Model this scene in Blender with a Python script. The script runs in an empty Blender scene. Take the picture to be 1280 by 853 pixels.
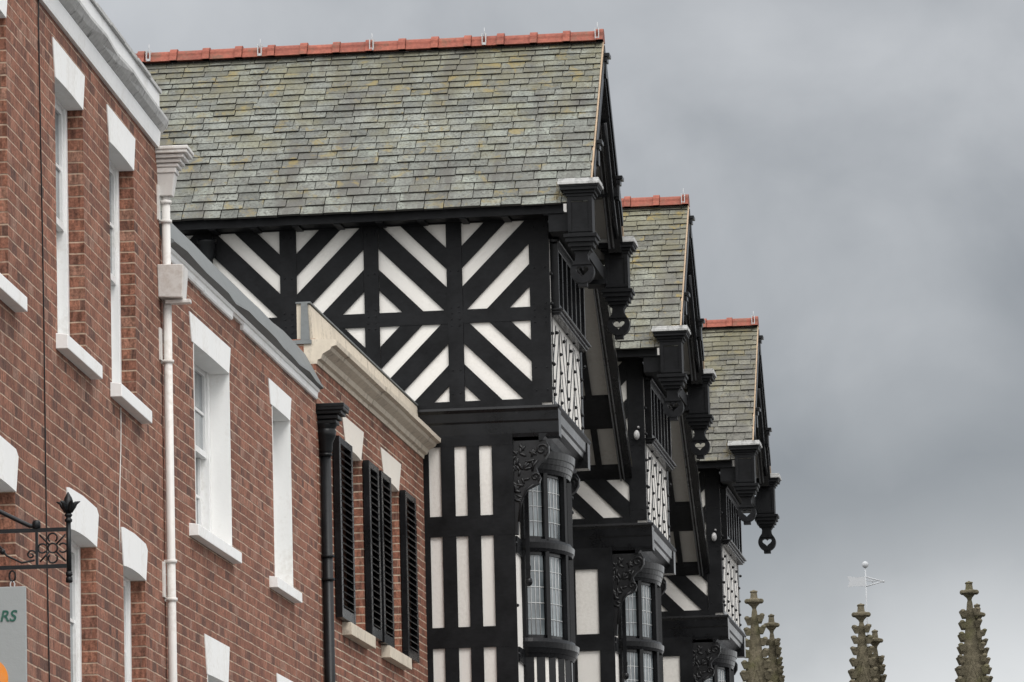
import bpy, bmesh, math, random
from mathutils import Vector, Matrix
random.seed(7)
C = bpy.context.scene.collection
SC = bpy.context.scene
rad = math.radians

# ------------------------------------------------------------------ camera
FPX = 6500.0
P, RO = rad(8.494), rad(-1.426)
cp, sp, cr, sr = math.cos(P), math.sin(P), math.cos(RO), math.sin(RO)
FW = Vector((0, cp, sp)); R0 = Vector((1, 0, 0)); U0 = Vector((0, -sp, cp))
RT = cr * R0 + sr * U0; UP = -sr * R0 + cr * U0
cam_d = bpy.data.cameras.new('camera'); cam = bpy.data.objects.new('camera', cam_d); C.objects.link(cam)
cam_d.sensor_width = 36.0; cam_d.sensor_fit = 'HORIZONTAL'; cam_d.lens = FPX / 1280 * 36.0
cam_d.clip_start = 0.5; cam_d.clip_end = 4000
m = Matrix((RT, UP, -FW)).transposed().to_4x4(); m.translation = (0, 0, 1.6)
cam.matrix_world = m
SC.camera = cam

# ------------------------------------------------------------------ sky, sun, exposure
SUN_EL, SUN_AZ = 48.0, 150.0          # azimuth clockwise from +Y: behind the camera, to its right
w = bpy.data.worlds.new('World'); SC.world = w; w.use_nodes = True
nt = w.node_tree; nt.nodes.clear()
def N(t, typ, **kw):
    n = t.nodes.new(typ)
    for k, v in kw.items(): setattr(n, k, v)
    return n
def Mth(t, op, a, b=None, c=None, clamp=False):
    n = t.nodes.new('ShaderNodeMath'); n.operation = op; n.use_clamp = clamp
    for i, v in enumerate((a, b, c)):
        if v is None: continue
        if isinstance(v, (int, float)): n.inputs[i].default_value = v
        else: t.links.new(v, n.inputs[i])
    return n.outputs[0]
out = N(nt, 'ShaderNodeOutputWorld'); bg = N(nt, 'ShaderNodeBackground'); bg.inputs['Strength'].default_value = 0.1
sky = N(nt, 'ShaderNodeTexSky'); sky.sky_type = 'NISHITA'; sky.sun_disc = False
sky.sun_elevation = rad(SUN_EL); sky.sun_rotation = rad(SUN_AZ)
tc = N(nt, 'ShaderNodeTexCoord'); sep = N(nt, 'ShaderNodeSeparateXYZ'); nt.links.new(tc.outputs['Generated'], sep.inputs[0])
X, Y, Z = sep.outputs
# cloud deck: broad brightness (the deck is thin behind the viewer and overhead, thick ahead) x lumps
mp = N(nt, 'ShaderNodeMapping'); mp.inputs['Scale'].default_value = (1.0, 1.0, 1.1); nt.links.new(tc.outputs['Generated'], mp.inputs[0])
n1 = N(nt, 'ShaderNodeTexNoise'); n1.inputs['Scale'].default_value = 19; n1.inputs['Detail'].default_value = 6; n1.inputs['Roughness'].default_value = .48
n1.inputs['Distortion'].default_value = .25
nt.links.new(mp.outputs[0], n1.inputs['Vector'])
zr = N(nt, 'ShaderNodeValToRGB'); cr_ = zr.color_ramp
zs = Mth(nt, 'ADD', Mth(nt, 'ADD', Z, Mth(nt, 'MULTIPLY', X, -0.20)), Mth(nt, 'MULTIPLY', Mth(nt, 'SUBTRACT', n1.outputs['Fac'], .5), .075))
cr_.elements[0].position = .05; cr_.elements[0].color = (6.0,) * 3 + (1,)
cr_.elements[1].position = .6; cr_.elements[1].color = (8.5,) * 3 + (1,)
for p, v in ((.066, 4.6), (.080, 3.3), (.100, 2.25), (.130, 2.45), (.185, 3.35), (.26, 3.9)):
    e = cr_.elements.new(p); e.color = (v,) * 3 + (1,)
nt.links.new(zs, zr.inputs['Fac'])
lump = Mth(nt, 'ADD', Mth(nt, 'MULTIPLY', n1.outputs['Fac'], .9), .62)
back = Mth(nt, 'ADD', Mth(nt, 'MULTIPLY', Mth(nt, 'SUBTRACT', .80, Y, clamp=True), 1.35), 1.0)
val = Mth(nt, 'MULTIPLY', Mth(nt, 'MULTIPLY', zr.outputs['Color'], lump), back)
comb = N(nt, 'ShaderNodeCombineXYZ')
nt.links.new(Mth(nt, 'SUBTRACT', Mth(nt, 'MULTIPLY', val, 1.02), .17), comb.inputs[0]); nt.links.new(Mth(nt, 'SUBTRACT', Mth(nt, 'MULTIPLY', val, 1.012), .05), comb.inputs[1]); nt.links.new(Mth(nt, 'ADD', Mth(nt, 'MULTIPLY', val, 1.0), .12), comb.inputs[2])
mx = N(nt, 'ShaderNodeMix'); mx.data_type = 'RGBA'; mx.inputs[0].default_value = .93
nt.links.new(sky.outputs[0], mx.inputs[6]); nt.links.new(comb.outputs[0], mx.inputs[7])
nt.links.new(mx.outputs[2], bg.inputs['Color']); nt.links.new(bg.outputs[0], out.inputs[0])

sl = bpy.data.lights.new('sun', 'SUN'); sl.energy = 1.0; sl.angle = rad(25); sl.color = (1, .97, .93)
so = bpy.data.objects.new('sun', sl); C.objects.link(so)
d = Vector((math.sin(rad(SUN_AZ)) * math.cos(rad(SUN_EL)), math.cos(rad(SUN_AZ)) * math.cos(rad(SUN_EL)), math.sin(rad(SUN_EL))))
so.rotation_euler = (-d).to_track_quat('-Z', 'Y').to_euler(); so.location = d * 60
vs = SC.view_settings; vs.view_transform = 'Standard'; vs.look = 'None'; vs.gamma = 1; vs.exposure = 0.42; vs.use_curve_mapping = False
SC.render.film_transparent = False

# ------------------------------------------------------------------ materials
def mat(name, rough=.7, spec=.4):
    mt = bpy.data.materials.new(name); mt.use_nodes = True
    b = mt.node_tree.nodes['Principled BSDF']; b.inputs['Roughness'].default_value = rough; b.inputs['Specular IOR Level'].default_value = spec
    return mt, mt.node_tree, b
def noise(t, scale, detail=4, rough=.5, vec=None, dist=0):
    n = t.nodes.new('ShaderNodeTexNoise'); n.inputs['Scale'].default_value = scale; n.inputs['Detail'].default_value = detail
    n.inputs['Roughness'].default_value = rough; n.inputs['Distortion'].default_value = dist
    if vec is not None: t.links.new(vec, n.inputs['Vector'])
    return n.outputs['Fac']
def ramp(t, fac, stops, interp='LINEAR'):
    n = t.nodes.new('ShaderNodeValToRGB'); r = n.color_ramp; r.interpolation = interp
    for i, (p, c) in enumerate(stops):
        if not isinstance(c, tuple): c = (c, c, c)
        e = r.elements[i] if i < 2 else r.elements.new(p)
        e.position = p; e.color = c + (1,)
    t.links.new(fac, n.inputs['Fac']); return n.outputs['Color']
def mixc(t, fac, a, b, blend='MIX'):
    n = t.nodes.new('ShaderNodeMix'); n.data_type = 'RGBA'; n.blend_type = blend
    for i, v in ((0, fac), (6, a), (7, b)):
        if isinstance(v, (int, float)): n.inputs[i].default_value = v
        elif isinstance(v, tuple): n.inputs[i].default_value = v + (1,)
        else: t.links.new(v, n.inputs[i])
    return n.outputs[2]
def bump(t, b, h, strength=.4, dist=.01):
    n = t.nodes.new('ShaderNodeBump'); n.inputs['Strength'].default_value = strength; n.inputs['Distance'].default_value = dist
    t.links.new(h, n.inputs['Height']); t.links.new(n.outputs[0], b.inputs['Normal'])
def objco(t):
    n = t.nodes.new('ShaderNodeTexCoord'); return n
def scaled(t, vec, s):
    n = t.nodes.new('ShaderNodeMapping'); n.inputs['Scale'].default_value = s; t.links.new(vec, n.inputs[0]); return n.outputs[0]

def brick_mat(name, cols, mortar, seed, mw=.0052):
    mt, t, b = mat(name, .85, .25)
    c = objco(t)
    wob = t.nodes.new('ShaderNodeTexNoise'); wob.inputs['Scale'].default_value = 5; wob.inputs['Detail'].default_value = 3
    t.links.new(c.outputs['Object'], wob.inputs['Vector'])
    v = t.nodes.new('ShaderNodeVectorMath'); v.operation = 'MULTIPLY_ADD'
    t.links.new(wob.outputs['Color'], v.inputs[0]); v.inputs[1].default_value = (.012, .012, .012); t.links.new(c.outputs['Object'], v.inputs[2])
    s = t.nodes.new('ShaderNodeSeparateXYZ'); t.links.new(v.outputs[0], s.inputs[0])
    sn = t.nodes.new('ShaderNodeSeparateXYZ'); t.links.new(c.outputs['Normal'], sn.inputs[0])
    isf = Mth(t, 'GREATER_THAN', Mth(t, 'ABSOLUTE', sn.outputs[0]), .5)
    u = Mth(t, 'ADD', Mth(t, 'MULTIPLY', s.outputs[1], isf), Mth(t, 'MULTIPLY', s.outputs[0], Mth(t, 'SUBTRACT', 1.0, isf)))
    u = Mth(t, 'ADD', u, 40.0 + seed * .07)
    zz = Mth(t, 'DIVIDE', s.outputs[2], .075)
    row = Mth(t, 'FLOOR', zz); zf = Mth(t, 'MULTIPLY', Mth(t, 'FRACT', zz), .075)
    par = Mth(t, 'MODULO', row, 2.0)
    uu = Mth(t, 'ADD', Mth(t, 'DIVIDE', u, .285), Mth(t, 'MULTIPLY', par, .5))
    cell = Mth(t, 'FLOOR', uu); p = Mth(t, 'MULTIPLY', Mth(t, 'FRACT', uu), .285)
    ish = Mth(t, 'GREATER_THAN', p, .19)
    d1 = Mth(t, 'MINIMUM', p, Mth(t, 'ABSOLUTE', Mth(t, 'SUBTRACT', p, .19)))
    du = Mth(t, 'MINIMUM', d1, Mth(t, 'SUBTRACT', .285, p))
    dz = Mth(t, 'MINIMUM', zf, Mth(t, 'SUBTRACT', .075, zf))
    bed = t.nodes.new('ShaderNodeMapRange'); bed.interpolation_type = 'SMOOTHSTEP'
    for i, q in enumerate((mw * .55, mw * 1.35, .88, 0.0)): bed.inputs[i + 1].default_value = q
    t.links.new(dz, bed.inputs[0])
    per = t.nodes.new('ShaderNodeMapRange'); per.interpolation_type = 'SMOOTHSTEP'
    for i, q in enumerate((mw * .5, mw * 1.2, .10, 0.0)): per.inputs[i + 1].default_value = q
    t.links.new(du, per.inputs[0])
    mort = Mth(t, 'MAXIMUM', bed.outputs[0], per.outputs[0])
    wn = t.nodes.new('ShaderNodeTexWhiteNoise'); wn.noise_dimensions = '3D'
    cv = t.nodes.new('ShaderNodeCombineXYZ')
    t.links.new(Mth(t, 'ADD', Mth(t, 'MULTIPLY', cell, 2.0), ish), cv.inputs[0]); t.links.new(row, cv.inputs[1]); cv.inputs[2].default_value = seed
    t.links.new(cv.outputs[0], wn.inputs['Vector'])
    base = ramp(t, wn.outputs['Value'], cols)
    fine = noise(t, 60, 4, .7, c.outputs['Object'])
    base = mixc(t, .85, base, ramp(t, fine, [(.3, .38), (.7, 1.45)]), 'MULTIPLY')
    big = noise(t, .9, 5, .6, scaled(t, c.outputs['Object'], (1, 1, .45)))
    base = mixc(t, .8, base, ramp(t, big, [(.28, .48), (.46, .95), (.7, 1.2)]), 'MULTIPLY')
    sp_ = noise(t, 9, 3, .7, c.outputs['Object'], 1.0)
    base = mixc(t, Mth(t, 'MULTIPLY', ramp(t, sp_, [(.62, 0.0), (.75, 1.0)]), .45), base, (.075, .05, .042))
    fl = noise(t, 10, 3, .6, scaled(t, c.outputs['Object'], (3.6, 3.6, 1.0)))
    base = mixc(t, .9, base, ramp(t, fl, [(.36, .48), (.58, 1.12)]), 'MULTIPLY')
    mn = noise(t, 6, 4, .7, c.outputs['Object'])
    mcol = mixc(t, 1.0, mortar, ramp(t, mn, [(.3, .5), (.62, 1.1)]), 'MULTIPLY')
    pres = ramp(t, noise(t, 11, 3, .6, c.outputs['Object']), [(.30, .25), (.52, 1.0)])
    col = mixc(t, Mth(t, 'MULTIPLY', mort, pres), base, mcol)
    t.links.new(col, b.inputs['Base Color'])
    h = Mth(t, 'ADD', Mth(t, 'MULTIPLY', Mth(t, 'SUBTRACT', 1.0, mort), .8), Mth(t, 'ADD', Mth(t, 'MULTIPLY', fine, .35), Mth(t, 'MULTIPLY', wn.outputs['Value'], .35)))
    bump(t, b, h, .8, .006)
    return mt
RED = [(0.0, (.125, .064, .048)), (.14, (.19, .086, .06)), (.35, (.225, .095, .062)), (.6, (.262, .113, .073)), (.85, (.30, .137, .09)), (1.0, (.29, .166, .122))]
MT = {}
MT['brick_a'] = brick_mat('weathered red brick', RED, (.47, .35, .26), 1)
MT['brick_b'] = brick_mat('red brick', [(p, (c[0] * 1.02, c[1] * 1.03, c[2] * 1.05)) for p, c in RED], (.47, .36, .27), 5)
MT['brick_c'] = brick_mat('orange red brick', [(p, (c[0] * 1.0, c[1] * .96, c[2] * .95)) for p, c in RED], (.56, .47, .36), 9, .0062)

def painted(name, col, rough=.5, var=.12, scale=3.0, dirt=(.35, .32, .28), dirt_amt=.35, spec=.4, bmp=.25):
    mt, t, b = mat(name, rough, spec); c = objco(t)
    n1 = noise(t, scale, 5, .6, scaled(t, c.outputs['Object'], (1, 1, .35)))
    n2 = noise(t, 28, 5, .65, c.outputs['Object'])
    lo = tuple(v * (1 - var) for v in col); hi = tuple(min(.86, v * (1 + var * .6)) for v in col)
    cc = ramp(t, n1, [(.3, lo), (.7, hi)])
    cc = mixc(t, Mth(t, 'MULTIPLY', ramp(t, Mth(t, 'MULTIPLY', n1, Mth(t, 'ADD', n2, .5)), [(.5, 0.0), (.78, 1.0)]), dirt_amt), cc, dirt)
    t.links.new(cc, b.inputs['Base Color'])
    bump(t, b, Mth(t, 'ADD', n2, Mth(t, 'MULTIPLY', noise(t, 120, 3, .6, c.outputs['Object']), .5)), bmp, .004)
    return mt
MT['white'] = painted('white gloss paint', (.76, .76, .75), .38, .08, 3.2, (.40, .37, .32), .5, .45)
MT['lintel'] = painted('white masonry paint', (.80, .80, .785), .6, .06, 2.6, (.46, .42, .36), .45, .3)
MT['cream_paint'] = painted('cream masonry paint', (.72, .67, .60), .6, .07, 2.0, (.45, .38, .3), .3, .3)
MT['pipe_white'] = painted('off white pipe paint', (.64, .62, .59), .42, .12, 5.0, (.33, .26, .2), .6, .5)
MT['plaster'] = painted('white limewash plaster', (.69, .665, .625), .8, .07, 1.6, (.44, .41, .36), .45, .2, .6)
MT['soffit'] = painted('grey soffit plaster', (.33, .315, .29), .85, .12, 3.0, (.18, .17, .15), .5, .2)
MT['stone'] = painted('cream weathered stone', (.60, .53, .43), .85, .22, 4.5, (.13, .115, .095), .75, .25, .6)
MT['lead'] = painted('grey lead sheet', (.155, .165, .165), .6, .22, 5.0, (.08, .085, .08), .6, .4)
MT['lead_cap'] = painted('pale weathered lead', (.46, .46, .45), .7, .3, 9.0, (.08, .08, .075), .9, .3)
MT['verge'] = painted('tan verge mortar', (.44, .33, .23), .9, .25, 9.0, (.2, .15, .1), .6, .2)
MT['concrete'] = painted('pale paving', (.30, .29, .27), .9, .2, 2.0, (.15, .15, .14), .5)
MT['asphalt'] = painted('asphalt', (.05, .05, .052), .9, .25, 2.0, (.03, .03, .03), .5)
MT['line'] = painted('white street furniture', (.66, .66, .65), .5)
MT['sign_face'] = painted('pale grey sign board', (.28, .30, .30), .55, .05, 1.5, (.3, .3, .28), .2)
MT['sign_green'] = painted('dark green lettering', (.012, .085, .06), .5, .05)
MT['sign_orange'] = painted('orange disc', (.75, .24, .015), .5, .05)
MT['chrome'] = painted('grey steel', (.45, .45, .45), .35, .1)

def black_mat(name, col, rough, spec=.5, bm=.25):
    mt, t, b = mat(name, rough, spec); c = objco(t)
    n1 = noise(t, 3, 5, .6, c.outputs['Object']); n2 = noise(t, 40, 4, .65, scaled(t, c.outputs['Object'], (.5, .5, 1)))
    hi = tuple(v * 2.1 for v in col)
    cc = ramp(t, Mth(t, 'ADD', Mth(t, 'MULTIPLY', n1, .65), Mth(t, 'MULTIPLY', n2, .35)), [(.34, tuple(v * .7 for v in col)), (.66, hi)])
    t.links.new(cc, b.inputs['Base Color'])
    rr = Mth(t, 'ADD', Mth(t, 'MULTIPLY', n1, .2), rough - .1); t.links.new(rr, b.inputs['Roughness'])
    bump(t, b, n2, bm, .004)
    return mt
MT['timber'] = black_mat('black painted timber', (.0070, .0072, .0078), .5, .10)
MT['timber_gloss'] = black_mat('glossy black painted timber', (.0052, .0054, .0060), .24, .22, .05)
MT['louvre'] = black_mat('black louvre paint with sky glint', (.022, .023, .024), .34, .6, .05)  # glossier, with base lightened to stand for sky glints on the slats
MT['bead'] = black_mat('grey moulding with painted glint', (.045, .047, .05), .3, .7, .05)  # lighter grey paints sky glints along the black barge board beads
MT['iron'] = black_mat('black painted iron', (.0055, .0062, .0070), .38, .25)
MT['peg'] = black_mat('black peg', (.006, .006, .007), .7, .2)

def slate_mat(name, base, lichen_amt, dark_amt, seed, yb=12.0):
    mt, t, b = mat(name, .72, .35); c = objco(t)
    at = t.nodes.new('ShaderNodeAttribute'); at.attribute_name = 'rnd'; r = at.outputs['Fac']
    co = t.nodes.new('ShaderNodeVectorMath'); co.operation = 'ADD'; t.links.new(c.outputs['Object'], co.inputs[0]); co.inputs[1].default_value = (seed * 3.1, seed * 1.7, 0)
    co = co.outputs[0]
    cc = ramp(t, r, [(0.0, tuple(v * .62 for v in base)), (.35, tuple(v * .92 for v in base)), (.75, tuple(v * 1.12 for v in base)), (1.0, (base[0] * 1.22, base[1] * 1.25, base[2] * 1.22))])
    fine = noise(t, 38, 6, .75, co); mid = noise(t, 9, 5, .65, co)
    cc = mixc(t, .9, cc, ramp(t, fine, [(.3, .34), (.52, .98), (.75, 1.3)]), 'MULTIPLY')
    cc = mixc(t, .7, cc, ramp(t, noise(t, 3.5, 5, .7, co), [(.33, .5), (.62, 1.15)]), 'MULTIPLY')
    # small dark lichen spots
    sp2 = noise(t, 42, 3, .6, co)
    cc = mixc(t, Mth(t, 'MULTIPLY', ramp(t, Mth(t, 'ADD', sp2, Mth(t, 'MULTIPLY', Mth(t, 'SUBTRACT', mid, .5), .5)), [(.57, 0.0), (.63, 1.0)]), .8), cc, (.045, .043, .036))
    # run-off staining, streaky down the slope
    st = noise(t, 1.5, 6, .65, scaled(t, co, (1.7, .55, .45)), .6)
    cc = mixc(t, Mth(t, 'MULTIPLY', ramp(t, st, [(.46, 0.0), (.62, 1.0)]), dark_amt), cc, (.074, .070, .062))
    # olive algae near the top, yellow lichen in patches
    sz = t.nodes.new('ShaderNodeSeparateXYZ'); t.links.new(c.outputs['Object'], sz.inputs[0])
    hz = t.nodes.new('ShaderNodeMapRange'); t.links.new(sz.outputs[2], hz.inputs[0])
    for i, q in enumerate((yb - 1.5, yb + .35, 0.0, 1.0)): hz.inputs[i + 1].default_value = q
    al = noise(t, 3.2, 5, .65, co)
    cc = mixc(t, Mth(t, 'MULTIPLY', ramp(t, Mth(t, 'ADD', al, Mth(t, 'MULTIPLY', hz.outputs[0], .24)), [(.58, 0.0), (.82, 1.0)]), .5), cc, (.13, .118, .06))
    wn = t.nodes.new('ShaderNodeTexWhiteNoise'); wn.noise_dimensions = '1D'; t.links.new(r, wn.inputs['W'])
    li = noise(t, 6, 5, .7, co, .5)
    cc = mixc(t, Mth(t, 'MULTIPLY', ramp(t, Mth(t, 'ADD', li, Mth(t, 'MULTIPLY', wn.outputs['Value'], .16)), [(.66, 0.0), (.78, 1.0)]), lichen_amt), cc, (.20, .15, .045))
    cc = mixc(t, Mth(t, 'GREATER_THAN', r, 1.5), cc, (.03, .028, .024))      # grimy slate edges, darkened further to paint in the course shadows
    t.links.new(cc, b.inputs['Base Color'])
    bump(t, b, Mth(t, 'ADD', fine, mid), .5, .008)
    return mt
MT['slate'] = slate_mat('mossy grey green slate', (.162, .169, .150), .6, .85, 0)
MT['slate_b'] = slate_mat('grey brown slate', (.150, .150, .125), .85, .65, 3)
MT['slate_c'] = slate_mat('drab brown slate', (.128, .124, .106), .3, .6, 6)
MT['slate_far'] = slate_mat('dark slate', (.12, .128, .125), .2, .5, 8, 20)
def terracotta():
    mt, t, b = mat('terracotta ridge tile', .75, .3); c = objco(t)
    n1 = noise(t, 2.2, 4, .6, c.outputs['Object']); n2 = noise(t, 30, 5, .7, c.outputs['Object'])
    cc = ramp(t, n1, [(.32, (.17, .05, .036)), (.68, (.295, .09, .058))])
    cc = mixc(t, .8, cc, ramp(t, n2, [(.3, .6), (.7, 1.2)]), 'MULTIPLY')
    cc = mixc(t, Mth(t, 'MULTIPLY', ramp(t, noise(t, 7, 4, .7, c.outputs['Object']), [(.53, 0.0), (.68, 1.0)]), .6), cc, (.11, .075, .05))
    t.links.new(cc, b.inputs['Base Color']); bump(t, b, n2, .4, .005); return mt
MT['ridge'] = terracotta()
def glass():
    mt, t, b = mat('dark window glass', .06, .6); c = objco(t)
    n = noise(t, 2.5, 3, .5, c.outputs['Object'])
    t.links.new(ramp(t, n, [(.35, (.05, .06, .066)), (.65, (.20, .225, .235))]), b.inputs['Base Color'])  # pale blue-grey base paints reflected sky into the panes
    bump(t, b, noise(t, 5, 2, .5, c.outputs['Object']), .12, .02); return mt
MT['glass'] = glass()
def sandstone():
    mt, t, b = mat('lichen stained sandstone', .95, .15); c = objco(t)
    n1 = noise(t, 1.6, 6, .7, c.outputs['Object']); n2 = noise(t, 9, 5, .7, c.outputs['Object'])
    cc = ramp(t, n1, [(.3, (.060, .052, .036)), (.5, (.105, .092, .062)), (.7, (.165, .14, .10))])
    cc = mixc(t, .8, cc, ramp(t, n2, [(.3, .45), (.7, 1.3)]), 'MULTIPLY')
    cc = mixc(t, Mth(t, 'MULTIPLY', ramp(t, noise(t, 1.1, 4, .6, c.outputs['Object']), [(.52, 0.0), (.66, 1.0)]), .4), cc, (.10, .10, .04))
    t.links.new(cc, b.inputs['Base Color']); bump(t, b, n2, .7, .05); return mt
MT['sandstone'] = sandstone()
MT['carved'] = black_mat('carved black oak', (.006, .006, .0065), .38, .3)
MT['moss'] = painted('dry brown moss', (.16, .13, .07), .95, .3, 9.0)
vm, _t, _b = mat('pale weathered metal', .7, .2); _b.inputs['Base Color'].default_value = (.36, .37, .38, 1); MT['vane'] = vm
MT['lead_line'] = painted('window lead came', (.40, .41, .41), .5, .1)
MT['lamp'] = painted('grey lamp housing', (.42, .41, .40), .35, .3, 12.0, (.15, .15, .15), .6, .5)

# ------------------------------------------------------------------ mesh helpers
class MB:
    def __init__(s): s.bm = bmesh.new(); s.r = s.bm.faces.layers.float.new('rnd')
    def face(s, vs, r=0.0):
        f = s.bm.faces.new([s.bm.verts.new(v) for v in vs]); f[s.r] = r; return f
    def hull(s, a, b, r=0.0):                 # prism between two matching rings
        va = [s.bm.verts.new(v) for v in a]; vb = [s.bm.verts.new(v) for v in b]; n = len(a)
        fs = [s.bm.faces.new(va), s.bm.faces.new(vb[::-1])]
        for i in range(n): fs.append(s.bm.faces.new((va[i], vb[i], vb[(i + 1) % n], va[(i + 1) % n])))
        for f in fs: f[s.r] = r
        s.last = fs
        return s
    def box(s, x0, x1, y0, y1, z0, z1, r=0.0):
        return s.hull([(x0, y0, z0), (x1, y0, z0), (x1, y1, z0), (x0, y1, z0)], [(x0, y0, z1), (x1, y0, z1), (x1, y1, z1), (x0, y1, z1)], r)
    def prism(s, poly, axis, a0, a1, r=0.0):   # poly in the two other axes in x,y,z order
        def put(p, a):
            return {'x': (a, p[0], p[1]), 'y': (p[0], a, p[1]), 'z': (p[0], p[1], a)}[axis]
        return s.hull([put(p, a0) for p in poly], [put(p, a1) for p in poly], r)
    def tube(s, pts, r, n=10, closed=False):
        pts = [Vector(p) for p in pts]; rings = []
        k = len(pts)
        for i, p in enumerate(pts):
            if closed: t = pts[(i + 1) % k] - pts[i - 1]
            else: t = pts[min(i + 1, k - 1)] - pts[max(i - 1, 0)]
            t.normalize(); ref = Vector((0, 0, 1)) if abs(t.z) < .9 else Vector((0, 1, 0))
            a = t.cross(ref).normalized(); b = t.cross(a)
            rr = r[i] if isinstance(r, (list, tuple)) else r
            rings.append([s.bm.verts.new(p + a * (rr * math.cos(2 * math.pi * j / n)) + b * (rr * math.sin(2 * math.pi * j / n))) for j in range(n)])
        fs = []
        for i in range(k if closed else k - 1):
            A, B = rings[i], rings[(i + 1) % k]
            for j in range(n): fs.append(s.bm.faces.new((A[j], A[(j + 1) % n], B[(j + 1) % n], B[j])))
        if not closed: fs += [s.bm.faces.new(rings[0][::-1]), s.bm.faces.new(rings[-1])]
        for f in fs: f.smooth = True
        return s
    def lathe(s, prof, cx, cy, n=12, square=False, rot=0.0):
        rings = []
        for r, z in prof:
            if square:
                rings.append([s.bm.verts.new((cx + a * r, cy + b * r, z)) for a, b in ((-1, -1), (1, -1), (1, 1), (-1, 1))])
            else:
                rings.append([s.bm.verts.new((cx + r * math.cos(2 * math.pi * j / n + rot), cy + r * math.sin(2 * math.pi * j / n + rot), z)) for j in range(n)])
        k = len(rings[0])
        for A, B in zip(rings, rings[1:]):
            for j in range(k):
                f = s.bm.faces.new((A[j], A[(j + 1) % k], B[(j + 1) % k], B[j])); f.smooth = not square
        s.bm.faces.new(rings[0][::-1]); s.bm.faces.new(rings[-1])
        return s
    def ball(s, c, r, sx=1, sy=1, sz=1, u=12, v=8):
        res = bmesh.ops.create_uvsphere(s.bm, u_segments=u, v_segments=v, radius=r, matrix=Matrix.Translation(c) @ Matrix.Diagonal((sx, sy, sz, 1)))
        for vv in res['verts']:
            for f in vv.link_faces: f.smooth = True
        return s
    def build(s, name, material, parent=None, bevel=0.0, mw=None):
        bmesh.ops.recalc_face_normals(s.bm, faces=s.bm.faces)
        me = bpy.data.meshes.new(name); s.bm.to_mesh(me); s.bm.free()
        me.materials.append(MT[material])
        o = bpy.data.objects.new(name, me); C.objects.link(o)
        if parent: o.parent = parent
        if bevel:
            bv = o.modifiers.new('edge', 'BEVEL'); bv.width = bevel; bv.segments = 2; bv.limit_method = 'ANGLE'; bv.angle_limit = rad(40)
        if mw: o.matrix_world = mw
        return o
def empty(name, loc, yaw, label, cat, group=None):
    o = bpy.data.objects.new(name, None); C.objects.link(o); o.location = loc; o.rotation_euler = (0, 0, -rad(yaw))
    o.empty_display_size = .3; o['label'] = label; o['category'] = cat
    if group: o['group'] = group
    return o
def structure(o): o['kind'] = 'structure'; return o
J = lambda a: random.uniform(-a, a)

def clip(poly, nx, ny, d):        # keep nx*x+ny*y <= d
    outp = []
    for i in range(len(poly)):
        a, b = poly[i], poly[(i + 1) % len(poly)]
        fa, fb = nx * a[0] + ny * a[1] - d, nx * b[0] + ny * b[1] - d
        if fa <= 0: outp.append(a)
        if (fa < 0 < fb) or (fb < 0 < fa):
            q = fa / (fa - fb); outp.append((a[0] + (b[0] - a[0]) * q, a[1] + (b[1] - a[1]) * q))
    return outp

def facade(mb, y0, y1, z0, z1, openings, th=.35, depth_back=-6.0):
    ys = sorted({y0, y1, *[o[0] for o in openings], *[o[1] for o in openings]}); zs = sorted({z0, z1, *[o[2] for o in openings], *[o[3] for o in openings]})
    ys = [v for v in ys if y0 <= v <= y1]; zs = [v for v in zs if z0 <= v <= z1]
    for a, b in zip(ys, ys[1:]):
        for c, e in zip(zs, zs[1:]):
            my, mz = (a + b) / 2, (c + e) / 2
            if any(o[0] < my < o[1] and o[2] < mz < o[3] for o in openings): continue
            mb.face([(0, a, c), (0, b, c), (0, b, e), (0, a, e)])
    for (a, b, c, e) in openings:
        for q in ([(0, a, c), (0, a, e), (-th, a, e), (-th, a, c)], [(0, b, c), (-th, b, c), (-th, b, e), (0, b, e)],
                  [(0, a, c), (-th, a, c), (-th, b, c), (0, b, c)], [(0, a, e), (0, b, e), (-th, b, e), (-th, a, e)]): mb.face(q)
    B = depth_back
    mb.face([(0, y0, z0), (0, y0, z1), (B, y0, z1), (B, y0, z0)]); mb.face([(0, y1, z0), (B, y1, z0), (B, y1, z1), (0, y1, z1)])
    mb.face([(B, y0, z0), (B, y0, z1), (B, y1, z1), (B, y1, z0)])
    return mb

def slates(mb, x0, x1, e, n_up, L, gauge0, gauge1, wid, skip=None, irregular=1.0):
    """courses of single slates: e=(y,z) of the eave, n_up=(dy,dz) unit up the slope, x runs along the eave"""
    uy, uz = n_up; ny, nz = (-uz, uy) if uy > 0 else (uz, -uy)
    s = 0.0; k = 0
    while s < L:
        g = gauge0 + (gauge1 - gauge0) * s / L
        x = x0 - random.uniform(0, wid * .3) - (k % 2) * wid * .5
        lift = .004 + J(.002)
        cj = J(.006) * irregular
        while x < x1:
            wd = wid * random.choice((random.uniform(.85, 1.12), random.uniform(.7, 1.25)))
            a, b = max(x, x0), min(x + wd, x1)
            if b - a > .02:
                s0 = s + cj + J(.006) * irregular; s1 = min(s + g * 1.6, L)
                r = random.random(); t0 = .019 + lift + J(.006)
                sk = J(.004) * irregular
                def pt(xx, ss, h): return (xx, e[0] + uy * ss + ny * h, e[1] + uz * ss + nz * h)
                g2 = .0042
                lo = [pt(a + g2, s0, 0.0), pt(b - g2, s0 + sk, 0.0), pt(b - g2, s1, -.006), pt(a + g2, s1, -.006)]
                hi = [pt(a + g2, s0, t0), pt(b - g2, s0 + sk, t0 + J(.002)), pt(b - g2, s1, .004), pt(a + g2, s1, .004)]
                mb.hull(lo, hi, r)
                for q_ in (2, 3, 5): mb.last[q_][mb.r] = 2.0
            x += wd
        s += g; k += 1
    return mb

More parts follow.
